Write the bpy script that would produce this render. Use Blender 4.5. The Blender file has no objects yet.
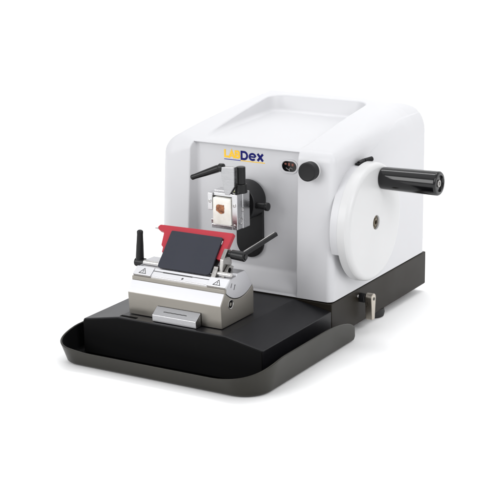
import bpy, bmesh, math
import numpy as np
from mathutils import Vector, Matrix

scene = bpy.context.scene
COL = scene.collection
PI = math.pi

# ------------------------------------------------------------------ materials
def new_mat(name):
    m = bpy.data.materials.new(name); m.use_nodes = True
    nt = m.node_tree
    return m, nt, nt.nodes['Principled BSDF']

def noise(nt, scale, detail=3.0, coord='Object', stretch=None):
    tc = nt.nodes.new('ShaderNodeTexCoord')
    n = nt.nodes.new('ShaderNodeTexNoise')
    n.inputs['Scale'].default_value = scale; n.inputs['Detail'].default_value = detail
    if stretch:
        mp = nt.nodes.new('ShaderNodeMapping'); mp.inputs['Scale'].default_value = stretch
        nt.links.new(tc.outputs[coord], mp.inputs['Vector']); nt.links.new(mp.outputs[0], n.inputs['Vector'])
    else:
        nt.links.new(tc.outputs[coord], n.inputs['Vector'])
    return n

def bump(nt, b, n, strength, dist):
    bp = nt.nodes.new('ShaderNodeBump')
    bp.inputs['Strength'].default_value = strength; bp.inputs['Distance'].default_value = dist
    nt.links.new(n.outputs['Fac'], bp.inputs['Height']); nt.links.new(bp.outputs[0], b.inputs['Normal'])

def ramp_to(nt, n, sock, lo, hi, p0=.3, p1=.7):
    r = nt.nodes.new('ShaderNodeMapRange')
    r.inputs['From Min'].default_value = p0; r.inputs['From Max'].default_value = p1
    r.inputs['To Min'].default_value = lo; r.inputs['To Max'].default_value = hi
    nt.links.new(n.outputs['Fac'], r.inputs['Value']); nt.links.new(r.outputs[0], sock)

def colour_mix(nt, n, sock, c0, c1, p0=.35, p1=.65):
    r = nt.nodes.new('ShaderNodeValToRGB')
    r.color_ramp.elements[0].position = p0; r.color_ramp.elements[0].color = (*c0, 1)
    r.color_ramp.elements[1].position = p1; r.color_ramp.elements[1].color = (*c1, 1)
    nt.links.new(n.outputs['Fac'], r.inputs[0]); nt.links.new(r.outputs[0], sock)

def plastic(name, col, rough, grain=900, gs=.08, vary=.04, spec=.5, coat=0):
    m, nt, b = new_mat(name)
    n = noise(nt, 14, 4)
    colour_mix(nt, n, b.inputs['Base Color'], tuple(c*(1-vary) for c in col), tuple(min(1, c*(1+vary)) for c in col))
    ramp_to(nt, n, b.inputs['Roughness'], rough*.92, rough*1.08)
    b.inputs['Specular IOR Level'].default_value = spec
    b.inputs['Coat Weight'].default_value = coat
    g = noise(nt, grain, 2)
    bump(nt, b, g, gs, .0004)
    return m

def metal(name, col, rough, stretch=(4, 220, 220), vary=.06, bs=.06):
    m, nt, b = new_mat(name)
    b.inputs['Metallic'].default_value = 1
    n = noise(nt, 7, 5, stretch=stretch)
    colour_mix(nt, n, b.inputs['Base Color'], tuple(c*(1-vary) for c in col), tuple(min(1, c*(1+vary)) for c in col))
    ramp_to(nt, n, b.inputs['Roughness'], rough*.8, rough*1.25)
    bump(nt, b, n, bs, .0003)
    return m

M = {}
M['white'] = plastic('white_moulded_plastic', (.565, .565, .58), .42, 700, .05, .008)
M['wheel'] = plastic('white_wheel_plastic', (.58, .58, .582), .38, 700, .05, .008)
M['black_paint'] = plastic('black_satin_paint', (.0065, .0065, .008), .38, 1400, .12, .10, .26)
M['base_paint'] = plastic('dark_brown_black_paint', (.0125, .0095, .006), .48, 1400, .10, .08, .22)
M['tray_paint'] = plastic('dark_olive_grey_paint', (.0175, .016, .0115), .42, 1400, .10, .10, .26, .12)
M['black_plastic'] = plastic('black_plastic', (.0045, .0045, .005), .34, 900, .08, .1, .32)
M['gloss_black'] = plastic('glossy_black_plastic', (.003, .003, .0035), .12, 300, .01, .1, .45)
M['soft_black'] = plastic('matt_black_plastic', (.006, .006, .007), .5, 900, .1, .1, .3)
M['cast_black'] = plastic('black_cast_paint', (.0085, .0085, .0095), .48, 900, .15, .12, .32)
M['slate'] = plastic('slate_grey_plastic', (.023, .0255, .037), .5, 1100, .15, .05, .3)
M['red'] = plastic('red_anodised_metal', (.40, .026, .042), .4, 1000, .08, .04, .35)
M['shade_black'] = plastic('matt_shade_black', (.004, .004, .0042), .6, 900, .05, .05, .08)  # near-black that puts shade on deck front and tray inside into colour
M['rubber'] = plastic('black_rubber', (.015, .015, .015), .7, 900, .2, .1)
M['alu'] = metal('brushed_aluminium', (.42, .42, .43), .30, (8, 8, 200), .05, .015)
M['cast_alu'] = metal('machined_aluminium', (.60, .60, .61), .26, (9, 9, 9), .03, .01)
M['steel'] = metal('warm_ground_steel', (.30, .282, .252), .36, (3, 260, 260), .03, .02)
M['top_steel'] = metal('bright_ground_steel', (.54, .54, .56), .38, (3, 260, 260), .03, .02)
M['chrome'] = metal('polished_steel', (.50, .49, .48), .24, (4, 4, 4), .03, .0)
M['cheek'] = metal('grey_ground_steel', (.34, .33, .32), .3, (30, 30, 30), .06, .02)
M['plate'] = metal('white_ground_steel', (.74, .74, .76), .40, (3, 200, 200), .03, .02)
M['bronze'] = metal('dark_bronzed_steel', (.12, .10, .07), .35, (60, 60, 60), .05, .02)
M['nickel'] = metal('satin_nickel', (.50, .46, .40), .32, (60, 60, 8), .05, .02)
M['dark_line'] = plastic('dark_engraving', (.02, .02, .02), .6, 900, .0, .0)
M['slot'] = plastic('black_slot', (.002, .002, .002), .8, 900, .0, .0, .05)
M['yellow'] = plastic('yellow_print', (.88, .52, .012), .4, 900, .0, .01)
M['navy'] = plastic('navy_print', (.004, .005, .12), .45, 900, .0, .01, .15)
M['blue'] = plastic('blue_print', (.03, .03, .26), .45, 900, .0, .01, .2)
M['green_label'] = plastic('pale_green_print', (.48, .52, .20), .5, 900, .0, .05)
M['grey'] = plastic('grey_counter_print', (.16, .16, .16), .4, 900, .0, .1)
M['orange'] = plastic('orange_counter_print', (.20, .06, .04), .4, 900, .0, .1)

m, nt, b = new_mat('paraffin_wax'); M['wax'] = m
n = noise(nt, 90, 4)
colour_mix(nt, n, b.inputs['Base Color'], (.74, .72, .66), (.84, .83, .78))
b.inputs['Roughness'].default_value = .42
b.inputs['Subsurface Weight'].default_value = .25; b.inputs['Subsurface Radius'].default_value = (.004, .003, .002)
b.inputs['Subsurface Scale'].default_value = .64
bump(nt, b, noise(nt, 240, 3), .15, .0006)
m, nt, b = new_mat('brown_tissue'); M['tissue'] = m
n = noise(nt, 260, 5)
colour_mix(nt, n, b.inputs['Base Color'], (.14, .04, .015), (.46, .19, .08))
b.inputs['Roughness'].default_value = .64
m, nt, b = new_mat('white_sweep_paper'); M['sweep'] = m
n = noise(nt, 3, 3)
colour_mix(nt, n, b.inputs['Base Color'], (.955, .955, .955), (.965, .965, .965))
b.inputs['Roughness'].default_value = .9; b.inputs['Specular IOR Level'].default_value = .1

# ------------------------------------------------------------------ mesh helpers
def obj(name, bm, mats, parent=None, smooth=35):
    me = bpy.data.meshes.new(name)
    bmesh.ops.recalc_face_normals(bm, faces=bm.faces[:])
    bm.to_mesh(me); bm.free()
    if not isinstance(mats, (list, tuple)): mats = [mats]
    for mm in mats: me.materials.append(mm)
    for p in me.polygons: p.use_smooth = True
    me.set_sharp_from_angle(angle=math.radians(smooth))
    o = bpy.data.objects.new(name, me); COL.objects.link(o)
    wn = o.modifiers.new('weighted_normal', 'WEIGHTED_NORMAL'); wn.keep_sharp = True; wn.weight = 100
    if parent: o.parent = parent
    return o

def merge(dst, src, mi=0):
    vm = {v: dst.verts.new(v.co) for v in src.verts}
    for f in src.faces:
        try:
            nf = dst.faces.new([vm[v] for v in f.verts]); nf.material_index = mi
        except ValueError: pass
    src.free()

def bevelled(bm, r, seg=3, angle=25):
    if r > 0:
        es = [e for e in bm.edges if len(e.link_faces) == 2 and e.calc_face_angle(0) > math.radians(angle)]
        bmesh.ops.bevel(bm, geom=es, offset=r, segments=seg, profile=.5, affect='EDGES', clamp_overlap=True)

def prism(dst, prof, axis, a0, a1, bev=.0006, mi=0, seg=3, mat=None, angle=25):
    """profile points in the other two axes (in x,y,z order) extruded along axis"""
    bm = bmesh.new()
    def P(q, a):
        if axis == 'x': return (a, q[0], q[1])
        if axis == 'y': return (q[0], a, q[1])
        return (q[0], q[1], a)
    A = [bm.verts.new(P(q, a0)) for q in prof]; B = [bm.verts.new(P(q, a1)) for q in prof]
    n = len(prof)
    bm.faces.new(A[::-1]); bm.faces.new(B)
    for i in range(n): bm.faces.new((A[i], A[(i+1) % n], B[(i+1) % n], B[i]))
    bmesh.ops.recalc_face_normals(bm, faces=bm.faces[:])
    bevelled(bm, bev, seg, angle)
    if mat is not None: bm.transform(mat)
    merge(dst, bm, mi)

def box(dst, x0, x1, y0, y1, z0, z1, bev=.0006, mi=0, seg=3, mat=None):
    prism(dst, [(x0, y0), (x1, y0), (x1, y1), (x0, y1)], 'z', z0, z1, bev, mi, seg, mat)

def frame_of(d):
    d = Vector(d).normalized()
    up = Vector((0, 0, 1)) if abs(d.z) < .9 else Vector((1, 0, 0))
    u = d.cross(up).normalized(); v = d.cross(u).normalized()
    return d, u, v

def lathe(dst, p0, d, prof, seg=64, mi=0):
    """prof: list of (distance along d, radius)"""
    d, u, v = frame_of(d); p0 = Vector(p0)
    rings = []
    for t, r in prof:
        if r < 1e-7: rings.append([dst.verts.new(p0 + d*t)])
        else: rings.append([dst.verts.new(p0 + d*t + (u*math.cos(2*PI*k/seg) + v*math.sin(2*PI*k/seg))*r) for k in range(seg)])
    for a, b in zip(rings[:-1], rings[1:]):
        for k in range(seg):
            k2 = (k+1) % seg
            if len(a) == 1 and len(b) == 1: continue
            if len(a) == 1: f = dst.faces.new((a[0], b[k], b[k2]))
            elif len(b) == 1: f = dst.faces.new((a[k], b[0], a[k2]))
            else: f = dst.faces.new((a[k], b[k], b[k2], a[k2]))
            f.material_index = mi

def fil(t0, r0, rad, n=5, end='hi'):
    """rounded shoulder points of a cylinder end"""
    out = []
    for i in range(n+1):
        a = PI/2*i/n
        out.append((t0 - rad + rad*math.sin(a), r0 - rad + rad*math.cos(a)))
    return out

def rod(dst, p0, p1, r0, r1=None, f=.0008, seg=32, mi=0):
    r1 = r0 if r1 is None else r1
    L = (Vector(p1)-Vector(p0)).length
    f = min(f, r0*.9, r1*.9, L*.45)
    prof = [(0, 0)]
    for i in range(5):
        a = PI/2*i/4; prof.append((f - f*math.cos(a), r0 - f + f*math.sin(a)))
    for i in range(5):
        a = PI/2*i/4; prof.append((L - f + f*math.sin(a), r1 - f + f*math.cos(a)))
    prof.append((L, 0))
    lathe(dst, p0, Vector(p1)-Vector(p0), prof, seg, mi)

def ribbon(dst, pts, w, plane, thick, closed=False, mi=0):
    """flat stroke of width w along 2D polyline, mapped by plane(u, v, h)"""
    n = len(pts); L = []; R = []
    for i in range(n):
        p = Vector(pts[i])
        a = Vector(pts[i-1]) if (i > 0 or closed) else None
        c = Vector(pts[(i+1) % n]) if (i < n-1 or closed) else None
        d1 = (p-a).normalized() if a is not None else (c-p).normalized()
        d2 = (c-p).normalized() if c is not None else d1
        t = (d1+d2)
        t = t.normalized() if t.length > 1e-6 else d1
        nn = Vector((-t.y, t.x)); k = max(.35, nn.dot(Vector((-d1.y, d1.x))))
        L.append(p + nn*(w/2/k)); R.append(p - nn*(w/2/k))
    m = n if closed else n-1
    def q(v, h): return dst.verts.new(plane(v.x, v.y, h))
    lt = [q(v, thick) for v in L]; rt = [q(v, thick) for v in R]
    lb = [q(v, 0) for v in L]; rb = [q(v, 0) for v in R]
    for i in range(m):
        j = (i+1) % n
        for f in ((lt[i], lt[j], rt[j], rt[i]), (lb[i], lb[j], lt[j], lt[i]), (rt[i], rt[j], rb[j], rb[i])):
            dst.faces.new(f).material_index = mi
    if not closed:
        for i in (0, n-1): dst.faces.new((lt[i], rt[i], rb[i], lb[i])).material_index = mi

def arc(cx, cy, rx, ry, a0, a1, n=14):
    return [(cx + rx*math.cos(math.radians(a0+(a1-a0)*i/n)), cy + ry*math.sin(math.radians(a0+(a1-a0)*i/n))) for i in range(n+1)]

def empty(name, loc, label, cat, group=None):
    o = bpy.data.objects.new(name, None); COL.objects.link(o)
    o.location = loc; o.empty_display_size = .02
    o['label'] = label; o['category'] = cat
    if group: o['group'] = group
    return o

GROUND = -.012

# ------------------------------------------------------------------ backdrop: one white paper sweep
bm = bmesh.new()
prof = [(-6, GROUND), (-2, GROUND), (.5, GROUND), (1.6, GROUND)]
for i in range(1, 17):
    a = PI/2*i/16; prof.append((1.6 + 1.2*math.sin(a), GROUND + 1.2 - 1.2*math.cos(a)))
prof.append((2.8, 5.0))
xs = [-5, -2, -.6, 0, .6, 2, 5]
g = [[bm.verts.new((x, y, z)) for (y, z) in prof] for x in xs]
for i in range(len(xs)-1):
    for j in range(len(prof)-1): bm.faces.new((g[i][j], g[i+1][j], g[i+1][j+1], g[i][j+1]))
bd = obj('backdrop', bm, M['sweep'], smooth=60); bd['kind'] = 'structure'

# ------------------------------------------------------------------ microtome
mic = empty('microtome', (-.14, .15, 0), 'white rotary microtome with black base, crank handwheel and steel knife holder', 'microtome')
INV = Matrix.Translation((.14, -.15, 0))
def part(name, bm, mats, parent=None, smooth=35, label=None):
    """meshes are modelled in scene coordinates, stored relative to the machine's foot"""
    bm.transform(INV)
    o = obj(name, bm, mats, parent or mic, smooth)
    if label: o['label'] = label
    return o

# ---- housing, as one moulded shell (signed distance field -> surface net)
H_W, H_D, ZB = .28, .308, .0515
WC = (.0780, .1510); WR = .0825          # handwheel centre (y, z) and radius

def smax(a, b, r):
    u = np.maximum(a + r, 0); v = np.maximum(b + r, 0)
    return np.minimum(-r, np.maximum(a, b)) + np.sqrt(u*u + v*v)
def smin(a, b, r): return -smax(-a, -b, r)
def sstep(a, b, x):
    t = np.clip((x-a)/(b-a), 0, 1); return t*t*(3-2*t)

def sdf(x, y, z):
    # plan outline with individual corner radii; the front leans back a little
    ys = y - .045*(z-.05)*(1 - np.clip(y/H_D, 0, 1))
    xs_ = x + .004*np.clip((z-.05)/.2, 0, 1.2)**2*(x < -.14)*(-1)      # left side drafts inward
    cx, cy = -.1415, H_D/2
    px, py = xs_ - cx, ys - cy
    rad = np.where(py < 0, np.where(px < 0, .022, .009), .016)
    qx = np.abs(px) - .1415 + rad; qy = np.abs(py) - H_D/2 + rad
    plan = np.minimum(np.maximum(qx, qy), 0) + np.sqrt(np.maximum(qx, 0)**2 + np.maximum(qy, 0)**2) - rad
    # roof: rises to the back, then levels
    r1 = (z - (.2535 + .150*y))/1.011
    r2 = z - .2875
    roof = smax(r1, r2, .03)
    rr = .013 + .020*np.clip((y-.02)/.22, 0, 1)
    rr = rr + .013*sstep(-.225, -.268, x)*(1 - np.clip((y-.02)/.22, 0, 1))
    rr = rr + .016*sstep(-.10, -.03, x)*np.clip((y-.10)/.16, 0, 1)
    d = smax(plan, roof, rr)
    # faint moulded step below the right shoulder
    zc = .222 + .044*sstep(.03, .235, y)
    d = d + .0007*sstep(-.0006, .0010, z - zc)*sstep(-.03, -.012, x)*sstep(.05, .10, y)
    # sunken tray in the roof
    xr = x + .015*(y-.05)/.2
    yb = .262 - .35*(.285 - z)
    tx = np.abs(xr + .1405) - (.0835 - .25*(.285-z)*(x < -.14))
    ty = y - yb
    tray = smax(smax(tx, ty, .024), -(z - .2565), .006)
    d = smax(d, -tray, .0022)
    # recessed front panel
    yp = .0200 - .0165*(1 - sstep(.0, .030, z-.0545))
    left = -(x + .2215 + .55*(.02-y))
    right = (x + .0570 - .1*(.02-y))
    pan = smax(smax(y - yp, left, .003), right, .002)
    pan = np.maximum(pan, z - .2522)
    pan = np.maximum(pan, -(z - .0535))
    pan = np.maximum(pan, -(y + .03))
    d = smax(d, -pan, .0012)
    d = np.maximum(d, -(z - ZB))
    return d

def surface_net(f, lo, hi, h):
    ax = [np.arange(lo[k], hi[k]+h, h) for k in range(3)]
    X, Y, Z = np.meshgrid(*ax, indexing='ij')
    D = f(X, Y, Z); del X, Y, Z
    S = D < 0
    nx, ny, nz = D.shape
    c = [(i, j, k) for i in (0, 1) for j in (0, 1) for k in (0, 1)]
    cnt = sum(S[i:nx-1+i, j:ny-1+j, k:nz-1+k].astype(np.int8) for i, j, k in c)
    act = (cnt > 0) & (cnt < 8)
    ids = -np.ones(act.shape, np.int64); ijk = np.argwhere(act); ids[act] = np.arange(len(ijk))
    acc = np.zeros((len(ijk), 3)); num = np.zeros(len(ijk))
    I, J, K = ijk.T
    for a in c:
        for axx in range(3):
            if a[axx]: continue
            b2 = list(a); b2[axx] = 1
            da = D[I+a[0], J+a[1], K+a[2]]; db = D[I+b2[0], J+b2[1], K+b2[2]]
            cr = (da < 0) != (db < 0)
            t = np.where(cr, da/np.where(cr, da-db, 1), 0)
            p = np.array(a, float)[None, :].repeat(len(ijk), 0); p[:, axx] = t
            acc += p*cr[:, None]; num += cr
    V = np.array(lo)[None] + (ijk + acc/num[:, None])*h
    F = []
    for axx in range(3):
        o1, o2 = [(1, 2), (2, 0), (0, 1)][axx]
        sl0 = [slice(1, -1)]*3; sl1 = [slice(1, -1)]*3
        sl0[axx] = slice(0, -1); sl1[axx] = slice(1, None)
        a = S[tuple(sl0)]; b2 = S[tuple(sl1)]
        e = np.argwhere(a != b2); flip = a[tuple(e.T)]
        off = np.array([1, 1, 1]); off[axx] = 0
        e = e + off
        def cell(d1, d2):
            q = e.copy(); q[:, o1] -= d1; q[:, o2] -= d2
            return ids[tuple(q.T)]
        q = np.stack([cell(1, 1), cell(0, 1), cell(0, 0), cell(1, 0)], 1)
        q[~flip] = q[~flip][:, ::-1]
        F.append(q)
    return V, np.concatenate(F)

def grad(f, V, e=2e-4):
    G = np.zeros_like(V)
    for k in range(3):
        o = np.zeros(3); o[k] = e
        A = V+o; B = V-o
        G[:, k] = (f(A[:, 0], A[:, 1], A[:, 2]) - f(B[:, 0], B[:, 1], B[:, 2]))/(2*e)
    return G

V, F = surface_net(sdf, (-.292, -.014, .045), (.016, .318, .298), .0016)
for _ in range(3):
    g_ = grad(sdf, V); n2 = np.maximum((g_*g_).sum(1), .2)
    V = V - np.clip(sdf(V[:, 0], V[:, 1], V[:, 2])/n2, -.0008, .0008)[:, None]*g_
N_ = grad(sdf, V, 4e-4); N_ /= np.maximum(np.linalg.norm(N_, axis=1), 1e-6)[:, None]
me = bpy.data.meshes.new('housing')
Vl = V + np.array([.14, -.15, 0])
me.from_pydata(Vl.tolist(), [], F.tolist()); me.materials.append(M['white'])
me.polygons.foreach_set('use_smooth', np.ones(len(F), bool))
me.normals_split_custom_set_from_vertices(N_.tolist())
housing = bpy.data.objects.new('housing', me); COL.objects.link(housing); housing.parent = mic

# ---- moulded shroud round the handwheel, cut off below
bm = bmesh.new()
pts = []
for i in range(161):
    a = math.radians(-22 + 224*i/160)
    pts.append((WC[0]+WR*math.cos(a), min(WC[1]+WR*math.sin(a), .2302)))
prism(bm, pts, 'x', -.0010, .0103, .0008, angle=30)
part('wheel_shroud', bm, M['white'], housing, 20)

# ---- logo on the recessed front panel
PY = .020
def logo_plane(u, v, h): return (u, PY - h, v)
def letters():
    ly, nv = bmesh.new(), bmesh.new()
    x0, z0, h, w = -.1790, .2330, .0100, .0028
    s = w/2
    cnt = [0]
    def at(bm, pts, ox, closed=False, ww=w):
        cnt[0] += 1
        ribbon(bm, [(x0+ox+a, z0+b) for a, b in pts], ww, lambda u, v, h: (u, PY + .0002 - h, v), .0004 + .00006*(cnt[0] % 6), closed)
    # L A B
    at(ly, [(s, h+s), (s, s), (.0070, s)], 0)
    at(ly, [(.0080, 0), (.0122, h-s*.3), (.0164, 0)], 0)
    at(ly, [(.0096, .0030), (.0148, .0030)], 0, ww=.0019)
    at(ly, [(.0183, s), (.0222, s)] + arc(.0222, s+.0022, .0025, .0022, -90, 90, 10)[1:] + [(.0183, s+.0044)], 0)
    at(ly, [(.0183, s+.0044), (.0218, s+.0044)] + arc(.0218, s+.0066, .0022, .0022, -90, 90, 10)[1:] + [(.0183, h)], 0)
    at(ly, [(.0183, 0), (.0183, h+s)], 0)
    # D e x
    o = .0268; H = h
    D = [(o+s, s*.2), (o+.0055, s*.2)] + arc(o+.0055, s*.2+H/2, .0048, H/2, -90, 90, 16)[1:] + [(o+s, H+s*.2)]
    at(nv, D, 0, True, .0030)
    o = .0396; r = .0047; cy = .0046
    at(nv, arc(o+r+s, cy, r, .0042, 4, 318, 26), 0, False, .0029)
    at(nv, [(o+s, cy), (o+r*2+s, cy)], 0, False, .0021)
    o = .0525
    at(nv, [(o+.0014, 0), (o+.0098, .0098)], 0, False, .0031)
    at(nv, [(o+.0014, .0098), (o+.0098, 0)], 0, False, .0031)
    u1, u2 = bmesh.new(), bmesh.new()
    at(u1, [(.0, -.0023), (.0268, -.0023)], 0, ww=.0010)
    at(u2, [(.0268, -.0023), (.0655, -.0023)], 0, ww=.0011)
    part('logo_lettering', ly, M['yellow'], housing, label='yellow capital letters LAB')
    part('logo_lettering', nv, M['navy'], housing, label='navy letters Dex')
    part('logo_underline', u1, M['blue'], housing, label='thin blue line under LAB')
    part('logo_underline', u2, M['yellow'], housing, label='thin yellow line under Dex')
letters()

# ---- section counter window in the panel
bm = bmesh.new()
cx, cz, hw, hr = -.0752, .2300, .0042, .0072
def stad(k, hw=hw, n=12):
    return [(cx+hw+a, cz+b) for a, b in arc(0, 0, k, k, -90, 90, n)] + [(cx-hw+a, cz+b) for a, b in arc(0, 0, k, k, 90, 270, n)]
def ring(bm, A, ya, B, yb, mi=0):
    va = [bm.verts.new((a, ya, b)) for a, b in A]; vb = [bm.verts.new((a, yb, b)) for a, b in B]
    for i in range(len(A)):
        j = (i+1) % len(A); bm.faces.new((va[i], va[j], vb[j], vb[i])).material_index = mi
    return vb
ring(bm, stad(.0098), .0199, stad(.0094), .0186); ring(bm, stad(.0094), .0186, stad(.0080), .0184)
ring(bm, stad(.0080), .0184, stad(.0070), .0197)
win = part('counter_window', bm, M['white'], None)
bm = bmesh.new()
prism(bm, stad(.0071), 'y', .0196, .0210, 0)
part('window_pane', bm, M['gloss_black'], win)
bm = bmesh.new()
for k, (dx, c) in enumerate(((-.0055, 0), (0., 1), (.0055, 0))):
    box(bm, cx+dx-.0016, cx+dx+.0016, .0190, .01955, cz+.0010+.0012*(k == 0), cz+.0046+.0006*(k == 1), .0003)
part('counter_digits', bm, M['orange'], win)
bm = bmesh.new()
ribbon(bm, [(cx-.005, cz-.0020), (cx-.001, cz-.0044), (cx+.002, cz-.0016), (cx+.0055, cz-.0030)], .0010, lambda u, v, h: (u, .0195-h, v), .0004)
box(bm, cx-.0005, cx+.0013, .0190, .01955, cz-.0062, cz-.0040, .0002)
part('window_mark', bm, M['grey'], win)

# ---- trimming knob
bm = bmesh.new()
kd = Vector((.04, -1, .02)).normalized(); kb = Vector((-.0345, .0125, .2312))
lathe(bm, kb, kd, [(-.006, .0134), (.0050, .0134), (.0060, .0126), (.0060, 0)], 64)
collar_bm = bm
bm = bmesh.new()
pr = [(.0061, 0), (.0061, .0116)]
seg = 72
pr += [(.0075, .0128), (.0185, .0128)] + [(.0185 + .0012*math.sin(PI/2*i/4), .0116+.0012*math.cos(PI/2*i/4)) for i in range(1, 5)] + [(.0197, .0100), (.0192, .0092), (.0192, 0)]
lathe(bm, kb, kd, pr, seg)
d_, u_, v_ = frame_of(kd)
for v in bm.verts:                       # fine knurling round the rim
    q = v.co - kb; t = q.dot(d_); rv = q - d_*t
    if rv.length > .0120 and .007 < t < .0190:
        a = math.atan2(rv.dot(v_), rv.dot(u_))
        v.co = kb + d_*t + rv*(1 + .010*(1 if round(a/(2*PI/seg)) % 2 else -1))
knob = part('trimming_knob', bm, M['soft_black'], None, 50)
part('knob_collar', collar_bm, M['wheel'], knob)

# ---- black base with the sloping front deck
bm = bmesh.new()
box(bm, -.280, 0, .0005, .307, 0, .0505, .0016)
base = part('base', bm, M['base_paint'])
bm = bmesh.new()
prism(bm, [(-.280, -.0070), (0, -.0070), (0, .0400), (-.0567, .0506), (-.2233, .0506), (-.280, .0400)], 'y', -.184, 0.0002, .0014, seg=3, angle=8)
part('front_deck', bm, M['black_paint'], base)
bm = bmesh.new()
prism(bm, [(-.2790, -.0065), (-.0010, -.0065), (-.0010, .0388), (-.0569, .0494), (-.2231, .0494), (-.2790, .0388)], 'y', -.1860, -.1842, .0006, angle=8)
part('deck_shade_sheet', bm, M['shade_black'], base)  # added sheet, no real part: shade of the deck front as colour
bm = bmesh.new()
box(bm, -.223, -.197, -.1795, -.1740, .0500, .0509, .0002)
part('deck_slot', bm, M['slot'], base)
for (x, y) in ((-.016, .158), (-.070, .270), (-.26, .158), (-.21, .270)):
    bm = bmesh.new(); lathe(bm, (x, y, .0005), (0, 0, -1), [(0, 0), (0, .017), (.006, .018)] + [(.0105+.002*math.sin(PI/2*i/4), .0145+.0025*math.cos(PI/2*i/4)) for i in range(5)] + [(.0125, 0)], 40)
    part('foot', bm, M['rubber'], base)

# ---- locking lever on the side of the base
bm = bmesh.new()
rod(bm, (-.004, .0870, .0370), (.0085, .0870, .0370), .0066, mi=0)
lev = part('base_lever', bm, M['soft_black'])
bm = bmesh.new()
pf = arc(.0905, .0375, .0066, .0066, 0, 180, 14) + [(.0868, .0060), (.0942, .0060)]
prism(bm, pf, 'x', .0085, .0195, .0012, seg=3)
part('lever_arm', bm, M['nickel'], lev)
bm = bmesh.new(); lathe(bm, (.0197, .0905, .0365), (1, 0, 0), [(-.001, .0022), (.0003, .0022), (.0003, .0014), (-.0005, .0012), (-.0005, 0)], 20)
part('lever_screw', bm, M['dark_line'], lev)
bm = bmesh.new(); rod(bm, (-.001, .0745, .0425), (.0035, .0745, .0425), .0020)
part('stop_pin', bm, M['chrome'], lev)

# ---- handwheel
bm = bmesh.new()
X1 = .0275
pr = [(-.002, 0), (-.002, .02), (.0100, .02), (.0100, WR), (.0103, WR+.0002)]
pr += [(.0205, WR-.0004)]
pr += [(X1 - .008 + .008*math.sin(PI/2*i/8), WR - .0086 + .008*math.cos(PI/2*i/8)) for i in range(1, 9)]
pr += [(X1+.0008, .055), (X1+.0010, .020), (X1+.0010, .0105), (X1+.0006, .0100), (X1-.003, .0097), (X1-.003, 0)]
lathe(bm, (0, WC[0], WC[1]), (1, 0, 0), pr, 160)
wheel = part('handwheel', bm, M['wheel'], None, 40)
bm = bmesh.new()
lathe(bm, (X1-.0025, WC[0], WC[1]), (1, 0, 0), [(0, 0), (0, .0094), (.0012, .0092), (.0012, .0062), (.0022, .0058), (.0026, .0050), (.0026, .0030), (.0004, .0027), (.0004, 0)], 40)
part('hub_screw', bm, M['bronze'], wheel)
HA = Vector((X1+.0005, .0965, .2096)); HD = Vector((1, -.035, .02)).normalized(); HL = .0870; HR = .0155
bm = bmesh.new()
pr = [(0, 0), (0, HR-.0015), (.0015, HR-.0003), (.006, HR), (HL*.5, HR+.0006)]
pr += [(HL-.003+.003*math.sin(PI/2*i/6), HR-.0018+.003*math.cos(PI/2*i/6)) for i in range(0, 7)]
pr += [(HL+.0002, HR-.0042), (HL-.0025, HR-.0052), (HL-.0025, 0)]
lathe(bm, HA, HD, pr, 64)
hand = part('crank_handle', bm, M['gloss_black'], wheel, 30)
bm = bmesh.new()
lathe(bm, HA + HD*(HL-.0024), HD, [(0, 0), (0, .0052), (.0014, .0048), (.0014, .0026), (.0004, .0023), (.0004, 0)], 32)
part('handle_screw', bm, M['cheek'], wheel)

# ---- wheel lock showing in the gap above the wheel
bm = bmesh.new()
rod(bm, (.0050, .0690, .2330), (.0060, .0830, .2345), .0028)
rod(bm, (.0060, .0850, .2335), (.0120, .0970, .2350), .0034)
box(bm, .0010, .0080, .0660, .0930, .2300, .2335, .0010)
part('wheel_lock', bm, M['soft_black'])

# ---- specimen arm: slide plate and round carrier
AX, AZ = -.137, .180
bm = bmesh.new()
st = arc(AX, .1165, .0212, .0212, 180, 360, 24) + arc(AX, AZ+.002, .0212, .0212, 0, 180, 24)
prism(bm, st, 'y', .0150, .0225, .0010, angle=40)
arm = part('specimen_arm', bm, M['black_plastic'])
bm = bmesh.new()
lathe(bm, (AX, .0150, AZ), (0, -1, 0), [(0, 0), (0, .0272), (.010, .0272), (.0300, .0268), (.0310, .0260), (.0310, .0195), (.0318, .0190), (.0420, .0185), (.0420, 0)], 96)
carrier = part('carrier_head', bm, M['cast_black'], arm)
bm = bmesh.new()
rod(bm, (AX+.020, -.0080, .1775), (AX+.0400, -.0080, .1775), .0046, f=.0012)
rod(bm, (AX+.0395, -.0080, .1775), (AX+.0450, -.0080, .1775), .0058, f=.0012)
part('orientation_screw', bm, M['black_plastic'], arm)

# ---- specimen clamp (aluminium)
BX0, BX1, BY0, BY1, BZ0, BZ1 = -.1590, -.1125, -.0570, -.0235, .1525, .2020
bm = bmesh.new()
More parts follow.
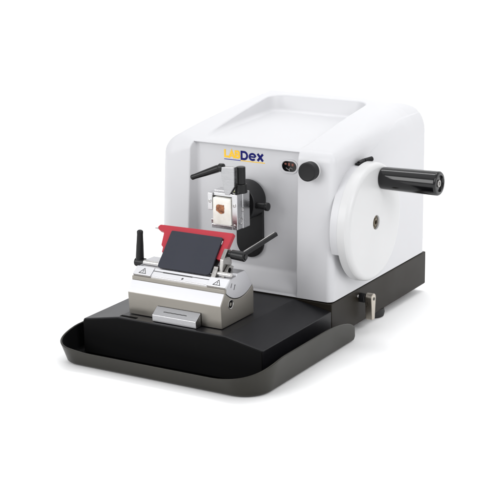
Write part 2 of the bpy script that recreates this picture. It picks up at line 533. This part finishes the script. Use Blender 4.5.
# back plate and three walls leave an open pocket for the block
box(bm, BX0+.001, BX1, -.0420, BY1, BZ0, BZ1, .0010)
box(bm, BX1-.0085, BX1, BY0, -.0422, BZ0+.0008, BZ1, .0010)
box(bm, BX0, BX0+.0075, BY0, -.0422, BZ0+.0245, BZ1-.001, .0010)
box(bm, BX0+.0045, BX1-.0087, BY0+.001, -.0422, BZ0, BZ0+.0058, .0010)
box(bm, BX0+.0077, BX1-.0087, BY0+.003, -.0422, BZ1-.0050, BZ1-.0004, .0008)
box(bm, BX0+.0035, BX0+.0085, BY0+.002, -.0422, BZ0+.0010, BZ0+.0120, .0008)
clamp = part('specimen_clamp', bm, M['cast_alu'])
for (x, y, z, d) in ((BX0+.0036, BY0-.0002, BZ1-.0125, (0, -1, 0)), (BX1-.0042, BY0-.0002, BZ1-.0150, (0, -1, 0)), (BX1-.0042, BY0-.0002, BZ0+.0060, (0, -1, 0))):
    bm = bmesh.new()
    lathe(bm, (x, y, z), d, [(-.001, .0024), (.0004, .0024), (.0006, .0020), (.0006, .0012), (-.0004, .0010), (-.0004, 0)], 20)
    part('clamp_screw', bm, M['chrome'], clamp)
for (y, z, r) in ((-.0425, BZ0+.0265, .0030), (-.0480, BZ0+.0120, .0050)):
    bm = bmesh.new()
    lathe(bm, (BX1+.0001, y, z), (1, 0, 0), [(-.001, r), (.0003, r), (.0004, r*.8), (-.0006, r*.7), (-.0006, 0)], 24)
    part('clamp_screw', bm, M['chrome'], clamp)
bm = bmesh.new()
box(bm, BX1-.0150, BX1-.0030, -.0440, -.0300, BZ1+.0001, BZ1+.0005, .0001)
part('clamp_label', bm, M['green_label'], clamp)
# tapered locking post
bm = bmesh.new()
pf = [(-.1330, .2000), (-.1255, .2000), (-.1180, .2120), (-.1180, .2390), (-.1385, .2375), (-.1375, .2230)]
prism(bm, pf, 'y', -.0550, -.0475, .0009)
post = part('locking_post', bm, M['alu'], clamp)
bm = bmesh.new()
rod(bm, (-.1160, -.0400, .2135), (-.1160, -.0400, .2375), .0062, f=.0012)
rod(bm, (-.1160, -.0400, .2015), (-.1160, -.0400, .2140), .0085, f=.0012)
part('locking_pin', bm, M['black_plastic'], clamp)
def lever_handle(name, hub0, hub1, hr, end, r0, r1, mat, parent, label=None):
    bm = bmesh.new()
    rod(bm, hub0, hub1, hr, hr*.95, .0014)
    h = (Vector(hub0) + (Vector(hub1)-Vector(hub0))*.6)
    d = (Vector(end)-h)
    prof = []
    L = d.length
    for t, k in ((0, r0*.9), (.12, r0), (.5, (r0*.55+r1*.45)), (.85, r1), (.93, r1*1.05)):
        prof.append((L*t, k))
    prof += [(L*.93 + L*.07*math.sin(PI/2*i/5), max(r1*1.05*math.cos(PI/2*i/5), 0)) for i in range(1, 6)]
    lathe(bm, h, d, [(0, 0)]+prof, 24)
    return part(name, bm, mat, parent, 40, label)
lever_handle('clamp_lever', (-.1370, -.0500, .2355), (-.1440, -.0500, .2355), .0060, (-.1835, -.0600, .2190), .0052, .0036, M['black_plastic'], clamp)

# ---- knife holder
KX0, KX1 = -.2176, -.0726
KY = -.1645
bm = bmesh.new()
AC = (-.117, .128); AR = .0445       # centre and radius of the tilting joint
a0, a1 = math.degrees(math.atan2(.0995-AC[1], -.1553-AC[0])), math.degrees(math.atan2(.0840-AC[1], -.0838-AC[0]))
lower = [(KY, .0512), (KY-.0022, .0820)]
lower += [(-.1566, .0962)]
A0 = math.degrees(math.atan2(.0975-.135, -.1555+.117)); 
def arcp(r, s, e, n=22): return arc(-.117, .135, r, r, s, e, n)
lower += arcp(.0535, 225.5, 305, 22)
lower += [(-.0838, .0860), (-.0838, .0512)]
prism(bm, lower, 'x', KX0, KX1, .0007, angle=30)
kh = part('knife_holder', bm, M['steel'])
bm = bmesh.new()
ch = [(KY-.0026, .0826), (-.1572, .0966), (-.1564, .0962), (KY-.0018, .0822)]
upper = arcp(.0528, 226.5, 304.5, 22) + [(-.0850, .0905), (-.1045, .1155), (-.1240, .1160), (-.1265, .1128), (-.1415, .1112), (-.1440, .1098), (-.1530, .1035)]
prism(bm, upper, 'x', KX0+.0006, KX1-.0004, .0006, angle=30)
seg_o = part('tilting_segment', bm, M['top_steel'], kh)
bm = bmesh.new()
prism(bm, ch, 'x', KX0+.0005, KX1-.0006, 0)
part('front_chamfer', bm, M['top_steel'], kh)
bm = bmesh.new()
box(bm, KX0+.0003, KX1-.0002, -.1563, -.1515, .0963, .1018, .0004)
part('front_strip', bm, M['steel'], kh)
# clamp bar across the segment
bm = bmesh.new()
rod(bm, (KX0+.004, -.1330, .1150), (KX1-.0030, -.1330, .1150), .0034, f=.001)
part('clamp_bar', bm, M['chrome'], kh)
# raised plates carrying the warning triangles
SL0, SL1 = Vector((0, -.1532, .1040)), Vector((0, -.1432, .1108))
sd = (SL1-SL0).normalized(); sn = Vector((0, -sd.z, sd.y))
def warn(x0, x1, w):
    bm = bmesh.new()
    q = [SL0 - sd*.0012, SL1 + sd*.0010]
    pf = [(q[0]-sn*.0022), (q[0]+sn*.0016), (q[1]+sn*.0016), (q[1]-sn*.0010)]
    prism(bm, [(v.y, v.z) for v in pf], 'x', x0, x1, .0004)
    o = part('warning_plate', bm, M['plate'], kh)
    bm = bmesh.new()
    c = (x0+x1)/2
    pl = lambda u, v, h: (c+u, *(SL0 + sd*v + sn*(.0017+h)).yz)
    ribbon(bm, [(-w, .0014), (w, .0014), (0, .0098)], .0008, pl, .0001, True)
    ribbon(bm, [(0, .0040), (0, .0068)], .0009, pl, .0001)
    ribbon(bm, [(0, .0024), (0, .0031)], .0009, pl, .0001)
    part('warning_triangle', bm, M['dark_line'], kh)
warn(KX0+.0006, KX0+.0285, .0052); warn(KX1-.0290, KX1-.0002, .0052)
bm = bmesh.new()
q = [SL0 + sd*.0004, SL1 + sd*.0010]
pf = [(q[0]-sn*.0018), (q[0]+sn*.0007), (q[1]+sn*.0007), (q[1]-sn*.0010)]
prism(bm, [(v.y, v.z) for v in pf], 'x', KX0+.0289, KX1-.0294, .0003)
part('front_plate', bm, M['plate'], kh)
bm = bmesh.new()
pl = lambda u, v, h: (u, *(SL0 + sd*v + sn*(.0008+h)).yz)
ribbon(bm, [(KX0+.029, .0085), (KX0+.045, .0085)], .0007, pl, .0002)
ribbon(bm, [(KX0+.044, .0083), (KX0+.090, .0083)], .0014, pl, .0003)
ribbon(bm, [(KX0+.089, .0085), (KX1-.029, .0085)], .0007, pl, .0002)
ribbon(bm, [(-.1415, .0018), (-.1397, .0042)], .0018, pl, .0002)
part('blade_slot', bm, M['dark_line'], kh)
# side: bolt hole and angle scale marks
bm = bmesh.new()
lathe(bm, (KX1-.0004, -.1420, .0790), (1, 0, 0), [(0, .0066), (.0007, .0066), (.0009, .0060), (.0005, .0050), (-.002, .0048)], 36)
part('bolt_rim', bm, M['chrome'], kh)
bm = bmesh.new()
lathe(bm, (KX1+.0001, -.1420, .0790), (1, 0, 0), [(-.0002, 0), (0, .0049)], 36)
part('bolt_hole', bm, M['slot'], kh)
bm = bmesh.new()
pl = lambda u, v, h: (KX1-.0004+h, u, v)
ribbon(bm, [(-.1405, .1005), (-.1375, .1060)], .0007, pl, .0003)
ribbon(bm, [(-.1330, .0960), (-.1300, .1020)], .0007, pl, .0003)
ribbon(bm, [(-.1310, .1020), (-.1290, .1020)], .0007, pl, .0003)
part('scale_mark', bm, M['dark_line'], kh)
# small ramp at the foot of the holder
bm = bmesh.new()
prism(bm, [(-.1785, .0512), (-.1788, .0602), (-.1665, .0692), (-.1660, .0512)], 'x', -.1715, -.1035, .0006)
rp = part('front_ramp', bm, M['alu'], kh)
bm = bmesh.new()
r0, r1 = Vector((0, -.1788, .0602)), Vector((0, -.1665, .0692)); rd = (r1-r0).normalized(); rn = Vector((0, -rd.z, rd.y))
pl = lambda u, v, h: (u, *(r0 + rd*v + rn*(.0001+h)).yz)
ribbon(bm, [(-.157+.0036*i, .0072+.0003*(i % 2)) for i in range(11)], .0010, pl, .0001)
part('ramp_marking', bm, M['dark_line'], kh)
# tilted knife assembly: local u along x, v up the slope, h towards the viewer
TH = math.radians(50); PB = Vector((0, -.140, .1122))
tv = Vector((0, math.cos(TH), math.sin(TH))); tn = Vector((0, -math.sin(TH), math.cos(TH)))
TM = Matrix(((1, 0, 0, 0), (0, tv.y, tn.y, PB.y), (0, tv.z, tn.z, PB.z), (0, 0, 0, 1)))
def rounded(pts_r, n=6):
    out = []
    m = len(pts_r)
    for i, (x, y, r) in enumerate(pts_r):
        p = Vector((x, y)); a = Vector(pts_r[i-1][:2]); c = Vector(pts_r[(i+1) % m][:2])
        if r <= 0: out.append((x, y)); continue
        d1 = (a-p).normalized(); d2 = (c-p).normalized()
        s = p + d1*r; e = p + d2*r
        for k in range(n+1):
            t = k/n; q = s*(1-t)**2 + p*(2*t*(1-t)) + e*t*t
            out.append((q.x, q.y))
    return out
bm = bmesh.new()
prism(bm, rounded([(-.1868, 0, .005), (-.1045, 0, .006), (-.1052, .0552, .002), (-.1852, .0552, .002)]), 'z', 0, .0030, .0008, mat=TM, angle=40)
part('guard_plate', bm, M['slate'], kh)
bm = bmesh.new()
fr = [(-.2110, .0590, .0010), (-.2075, .0548, .0012), (-.1985, .0530, .0025), (-.1954, .0337, .0010), (-.1915, .0308, .0008), (-.1905, .0235, .0010),
      (-.1850, .0234, .0008), (-.1868, .0538, .0008), (-.1048, .0545, .0008), (-.1058, .0255, .001), (-.0985, .0245, .001), (-.0950, .0420, .001), (-.0935, .0648, .0012), (-.2085, .0630, .0018)]
prism(bm, rounded(fr, 3), 'z', -.0075, -.0008, .0006, mat=TM, angle=40)
part('finger_guard', bm, M['red'], kh)
bm = bmesh.new()
pr_ = TM @ Vector((-.2105, .0583, -.004)); pq = TM @ Vector((-.2165, .0580, -.004))
rod(bm, pr_, pq, .0014, .0006, .0003)
part('guard_pin', bm, M['chrome'], kh)
# dark pressure plate behind the guard and steel side cheek
bm = bmesh.new()
box(bm, -.1880, -.1030, .004, .0500, -.0150, -.0078, .0008, mat=TM)
part('pressure_plate', bm, M['top_steel'], kh)
bm = bmesh.new()
prism(bm, [(-.1330, .1140), (-.1140, .1140), (-.1080, .1240), (-.1100, .1430), (-.1180, .1450), (-.1290, .1330)], 'x', -.0960, -.0905, .0007)
prism(bm, [(-.1420, .1110), (-.1290, .1130), (-.1260, .1230), (-.1330, .1240)], 'x', -.1030, -.0965, .0007)
prism(bm, [(-.1380, .1115), (-.1180, .1140), (-.1120, .1210), (-.1200, .1250)], 'x', -.0900, -.0850, .0007)
part('side_cheek', bm, M['cheek'], kh)
bm = bmesh.new()
lathe(bm, (-.0850, -.1235, .1190), (1, 0, 0), [(0, .0032), (.0006, .0032), (.0006, 0)], 20)
part('cheek_hole', bm, M['slot'], kh)
# right and left clamping levers
bm = bmesh.new()
rod(bm, (-.0950, -.1150, .1385), (-.0860, -.1150, .1380), .0045)
rod(bm, (-.0865, -.1150, .1380), (-.0655, -.1150, .1370), .0063, .0067, f=.0016)
rod(bm, (-.0662, -.1150, .1370), (-.0640, -.1150, .1369), .0040)
lv = part('clamping_lever', bm, M['black_plastic'], kh)
bm = bmesh.new()
p0 = Vector((-.0690, -.1140, .1400)); p1 = Vector((-.0480, -.0650, .1590))
d, u, v = frame_of(p1-p0); L = (p1-p0).length
RM = Matrix(((u.x, v.x, d.x, p0.x), (u.y, v.y, d.y, p0.y), (u.z, v.z, d.z, p0.z), (0, 0, 0, 1)))
prism(bm, rounded([(-.0028, -.0024, .001), (.0028, -.0024, .001), (.0034, .0026, .0012), (-.0034, .0026, .0012)], 4), 'z', 0, L, .0006, mat=RM, angle=40)
part('clamping_lever', bm, M['soft_black'], kh, label='slim lever arm with a bright upper edge')
bm = bmesh.new()
prism(bm, [(-.0024, -.0027), (-.0006, -.0026), (-.0006, -.0021), (-.0024, -.0021)], 'z', .002, L-.001, .0002, mat=RM)
part('lever_edge', bm, M['chrome'], kh)
lever_handle('clamping_lever', (-.2270, -.1100, .1060), (-.2430, -.1100, .1060), .0064, (-.2345, -.1100, .1520), .0057, .0042, M['black_plastic'], kh, label='upright black lever at the left end')
bm = bmesh.new()
rod(bm, (KX0+.002, -.1100, .1060), (-.2280, -.1100, .1060), .0035)
part('lever_shaft', bm, M['chrome'], kh)

# ------------------------------------------------------------------ waste tray lying in front and round the deck
wt = empty('waste_tray', (-.14, -.1, GROUND), 'dark olive-black waste tray with rounded corners lying round the front of the microtome', 'tray')
TX0, TX1, TF, TB = -.2935, .0135, -.2245, .0400
RC = .037; RL = .030
path = []                               # (x, y, nx, ny)
NS = 26
for i in range(NS): path.append((TX0, TB + (TF+RL-TB)*i/NS, -1, 0))
for i in range(17):
    a = PI + PI/2*i/16; path.append((TX0+RL+RL*math.cos(a), TF+RL+RL*math.sin(a), math.cos(a), math.sin(a)))
for i in range(1, 40): path.append((TX0+RL + (TX1-TX0-RL-RC)*i/40, TF, 0, -1))
for i in range(17):
    a = 1.5*PI + PI/2*i/16; path.append((TX1-RC+RC*math.cos(a), TF+RC+RC*math.sin(a), math.cos(a), math.sin(a)))
for i in range(1, NS+1): path.append((TX1, TF+RC + (TB-TF-RC)*i/NS, 1, 0))
def ss(a, b, x):
    t = min(max((x-a)/(b-a), 0), 1); return t*t*(3-2*t)
def rim(x, y, nx, ny):
    lo, hi = .0125, (.0350 if x > -.14 else .0285)
    side = max(abs(x-(TX0+TX1)/2) - ((TX1-TX0)/2 - .062), 0)/.062
    k = ss(.0, 1.0, .55*side + .45*ss(TF, TF+.06, y))
    z = lo + (hi-lo)*k
    if y > -.075:
        t = min((y+.075)/(TB+.075), 1); z = GROUND+.010 + (z-GROUND-.010)*math.sqrt(max(1-t**2.2, 0))
    return z
bm = bmesh.new()
TW = .0030
rings = []
for (x, y, nx, ny) in path:
    zt = rim(x, y, nx, ny)
    sl = .50*ny*ny + (.27 if nx > 0 else .07)*nx*nx
    def P(off, z): return bm.verts.new((x + nx*(off + sl*(z-GROUND)), y + ny*(off + sl*(z-GROUND)), z))
    col = [P(-.006, GROUND+.0004)]
    for i in range(5):
        a = PI/2*i/4; col.append(P(-.004+.004*math.sin(a), GROUND+.0044-.004*math.cos(a)))
    col.append(P(0, zt*.5+GROUND*.5))
    for i in range(7):
        a = PI*i/6; col.append(P(-TW/2 + TW/2*math.cos(a), zt - TW/2 + TW/2*math.sin(a)))
    col.append(P(-TW, zt*.5+GROUND*.5))
    for i in range(5):
        a = PI/2*i/4; col.append(P(-TW-.006+.006*math.cos(a), GROUND+.0095-.006*math.sin(a)))
    rings.append(col)
for a, b2 in zip(rings[:-1], rings[1:]):
    for k in range(len(a)-1): bm.faces.new((a[k], b2[k], b2[k+1], a[k+1])).material_index = 1 if k >= 12 else 0  # inner tray faces darkened by colour to stand for shade
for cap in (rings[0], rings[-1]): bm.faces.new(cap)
tw = obj('tray_wall', bm, [M['tray_paint'], M['shade_black']], None, 50)
bm = bmesh.new()
top = [bm.verts.new((x-nx*.0085, y-ny*.0085, GROUND+.0036)) for x, y, nx, ny in path]
bot = [bm.verts.new((x-nx*.0062, y-ny*.0062, GROUND+.0006)) for x, y, nx, ny in path]
bm.faces.new(top); bm.faces.new(bot[::-1])
for i in range(len(path)):
    j = (i+1) % len(path); bm.faces.new((bot[i], bot[j], top[j], top[i]))
tf = obj('tray_floor', bm, M['shade_black'], None, 40)  # tray floor takes the same painted-in shade
for o in (tw, tf):
    o.data.transform(Matrix.Translation((.14, .1, -GROUND))); o.parent = wt

# ------------------------------------------------------------------ paraffin block held in the clamp
pb = empty('paraffin_block', (-.137, -.050, .158), 'white paraffin wax block with brown tissue held in the aluminium specimen clamp', 'wax block')
PM = Matrix.Translation((.137, .050, -.158))
bm = bmesh.new()
wx = rounded([(-.1500, .1585, .002), (-.1215, .1585, .002), (-.1220, .1955, .002), (-.1495, .1960, .002)], 4)
prism(bm, wx, 'y', -.0590, -.0430, .0012, angle=40)
bm.transform(PM); obj('wax', bm, M['wax'], pb)
bm = bmesh.new()
tis = [(-.1436, .1850), (-.1428, .1862), (-.1431, .1874), (-.1412, .1880), (-.1395, .1886), (-.1380, .1881), (-.1362, .1885), (-.1345, .1878), (-.1330, .1884), (-.1318, .1880), (-.1321, .1862), (-.1316, .1840),
       (-.1322, .1818), (-.1317, .1795), (-.1326, .1778), (-.1346, .1774), (-.1362, .1767), (-.1380, .1772), (-.1396, .1781), (-.1408, .1792), (-.1426, .1797), (-.1438, .1812), (-.1432, .1830)]
prism(bm, [(a, b2) for a, b2 in rounded([(a*1.1+.0135, b2*1.1-.0205, .0008) for a, b2 in tis], 3)], 'y', -.0594, -.0580, .0003, angle=60)
bm.transform(PM); obj('tissue', bm, M['tissue'], pb)

# ------------------------------------------------------------------ light: white studio world and softboxes, plus added fill lamps
w = bpy.data.worlds.new('World'); scene.world = w; w.use_nodes = True
bg = w.node_tree.nodes['Background']
bg.inputs['Color'].default_value = (.97, .98, 1, 1); bg.inputs['Strength'].default_value = .64
def softbox(name, loc, target, sx, sy, power, col=(1, 1, 1)):
    l = bpy.data.lights.new(name, 'AREA'); l.shape = 'RECTANGLE'; l.size = sx; l.size_y = sy
    l.energy = power; l.color = col
    o = bpy.data.objects.new(name, l); COL.objects.link(o); o.location = loc
    o.rotation_euler = (Vector(target)-Vector(loc)).to_track_quat('-Z', 'Y').to_euler()
    return o
softbox('overhead_softbox', (0, .1, 2.6), (0, .1, 0), 4.4, 3.6, 24)
softbox('key_softbox', (2.2, -.9, 1.5), (0, .1, .1), 1.2, 1.2, 25)
softbox('front_fill', (-1.5, -2.5, 1.3), (-.14, 0, .12), 1.8, 1.5, 44)  # unseen fill, added to brighten the housing front
softbox('backdrop_fill', (-.3, .7, 2.4), (-.6, 2.6, .9), 2.5, .8, 45)  # unseen lamp, added to whiten the backdrop

# ------------------------------------------------------------------ camera
f, yaw, pit, roll, tx, ty, tz = 1547.8548, 0.5391, 0.2685, -0.0131, 0.9336, -1.7735, 0.6791
cy_, sy_, cp_, sp_ = math.cos(yaw), math.sin(yaw), math.cos(pit), math.sin(pit)
fw = Vector((-sy_*cp_, cy_*cp_, -sp_)); r = Vector((cy_, sy_, 0)); u = r.cross(fw)
r2 = r*math.cos(roll) + u*math.sin(roll); u2 = -r*math.sin(roll) + u*math.cos(roll)
cam = bpy.data.cameras.new('camera'); co = bpy.data.objects.new('camera', cam); COL.objects.link(co)
co.matrix_world = Matrix(((r2.x, u2.x, -fw.x, tx), (r2.y, u2.y, -fw.y, ty), (r2.z, u2.z, -fw.z, tz), (0, 0, 0, 1)))
cam.sensor_width = 36; cam.lens = f/500*36; cam.clip_start = .05; cam.clip_end = 100
scene.camera = co
scene.view_settings.view_transform = 'Standard'; scene.view_settings.look = 'None'
scene.view_settings.exposure = 0; scene.view_settings.gamma = 1
scene.render.resolution_x = 1024; scene.render.resolution_y = 1024
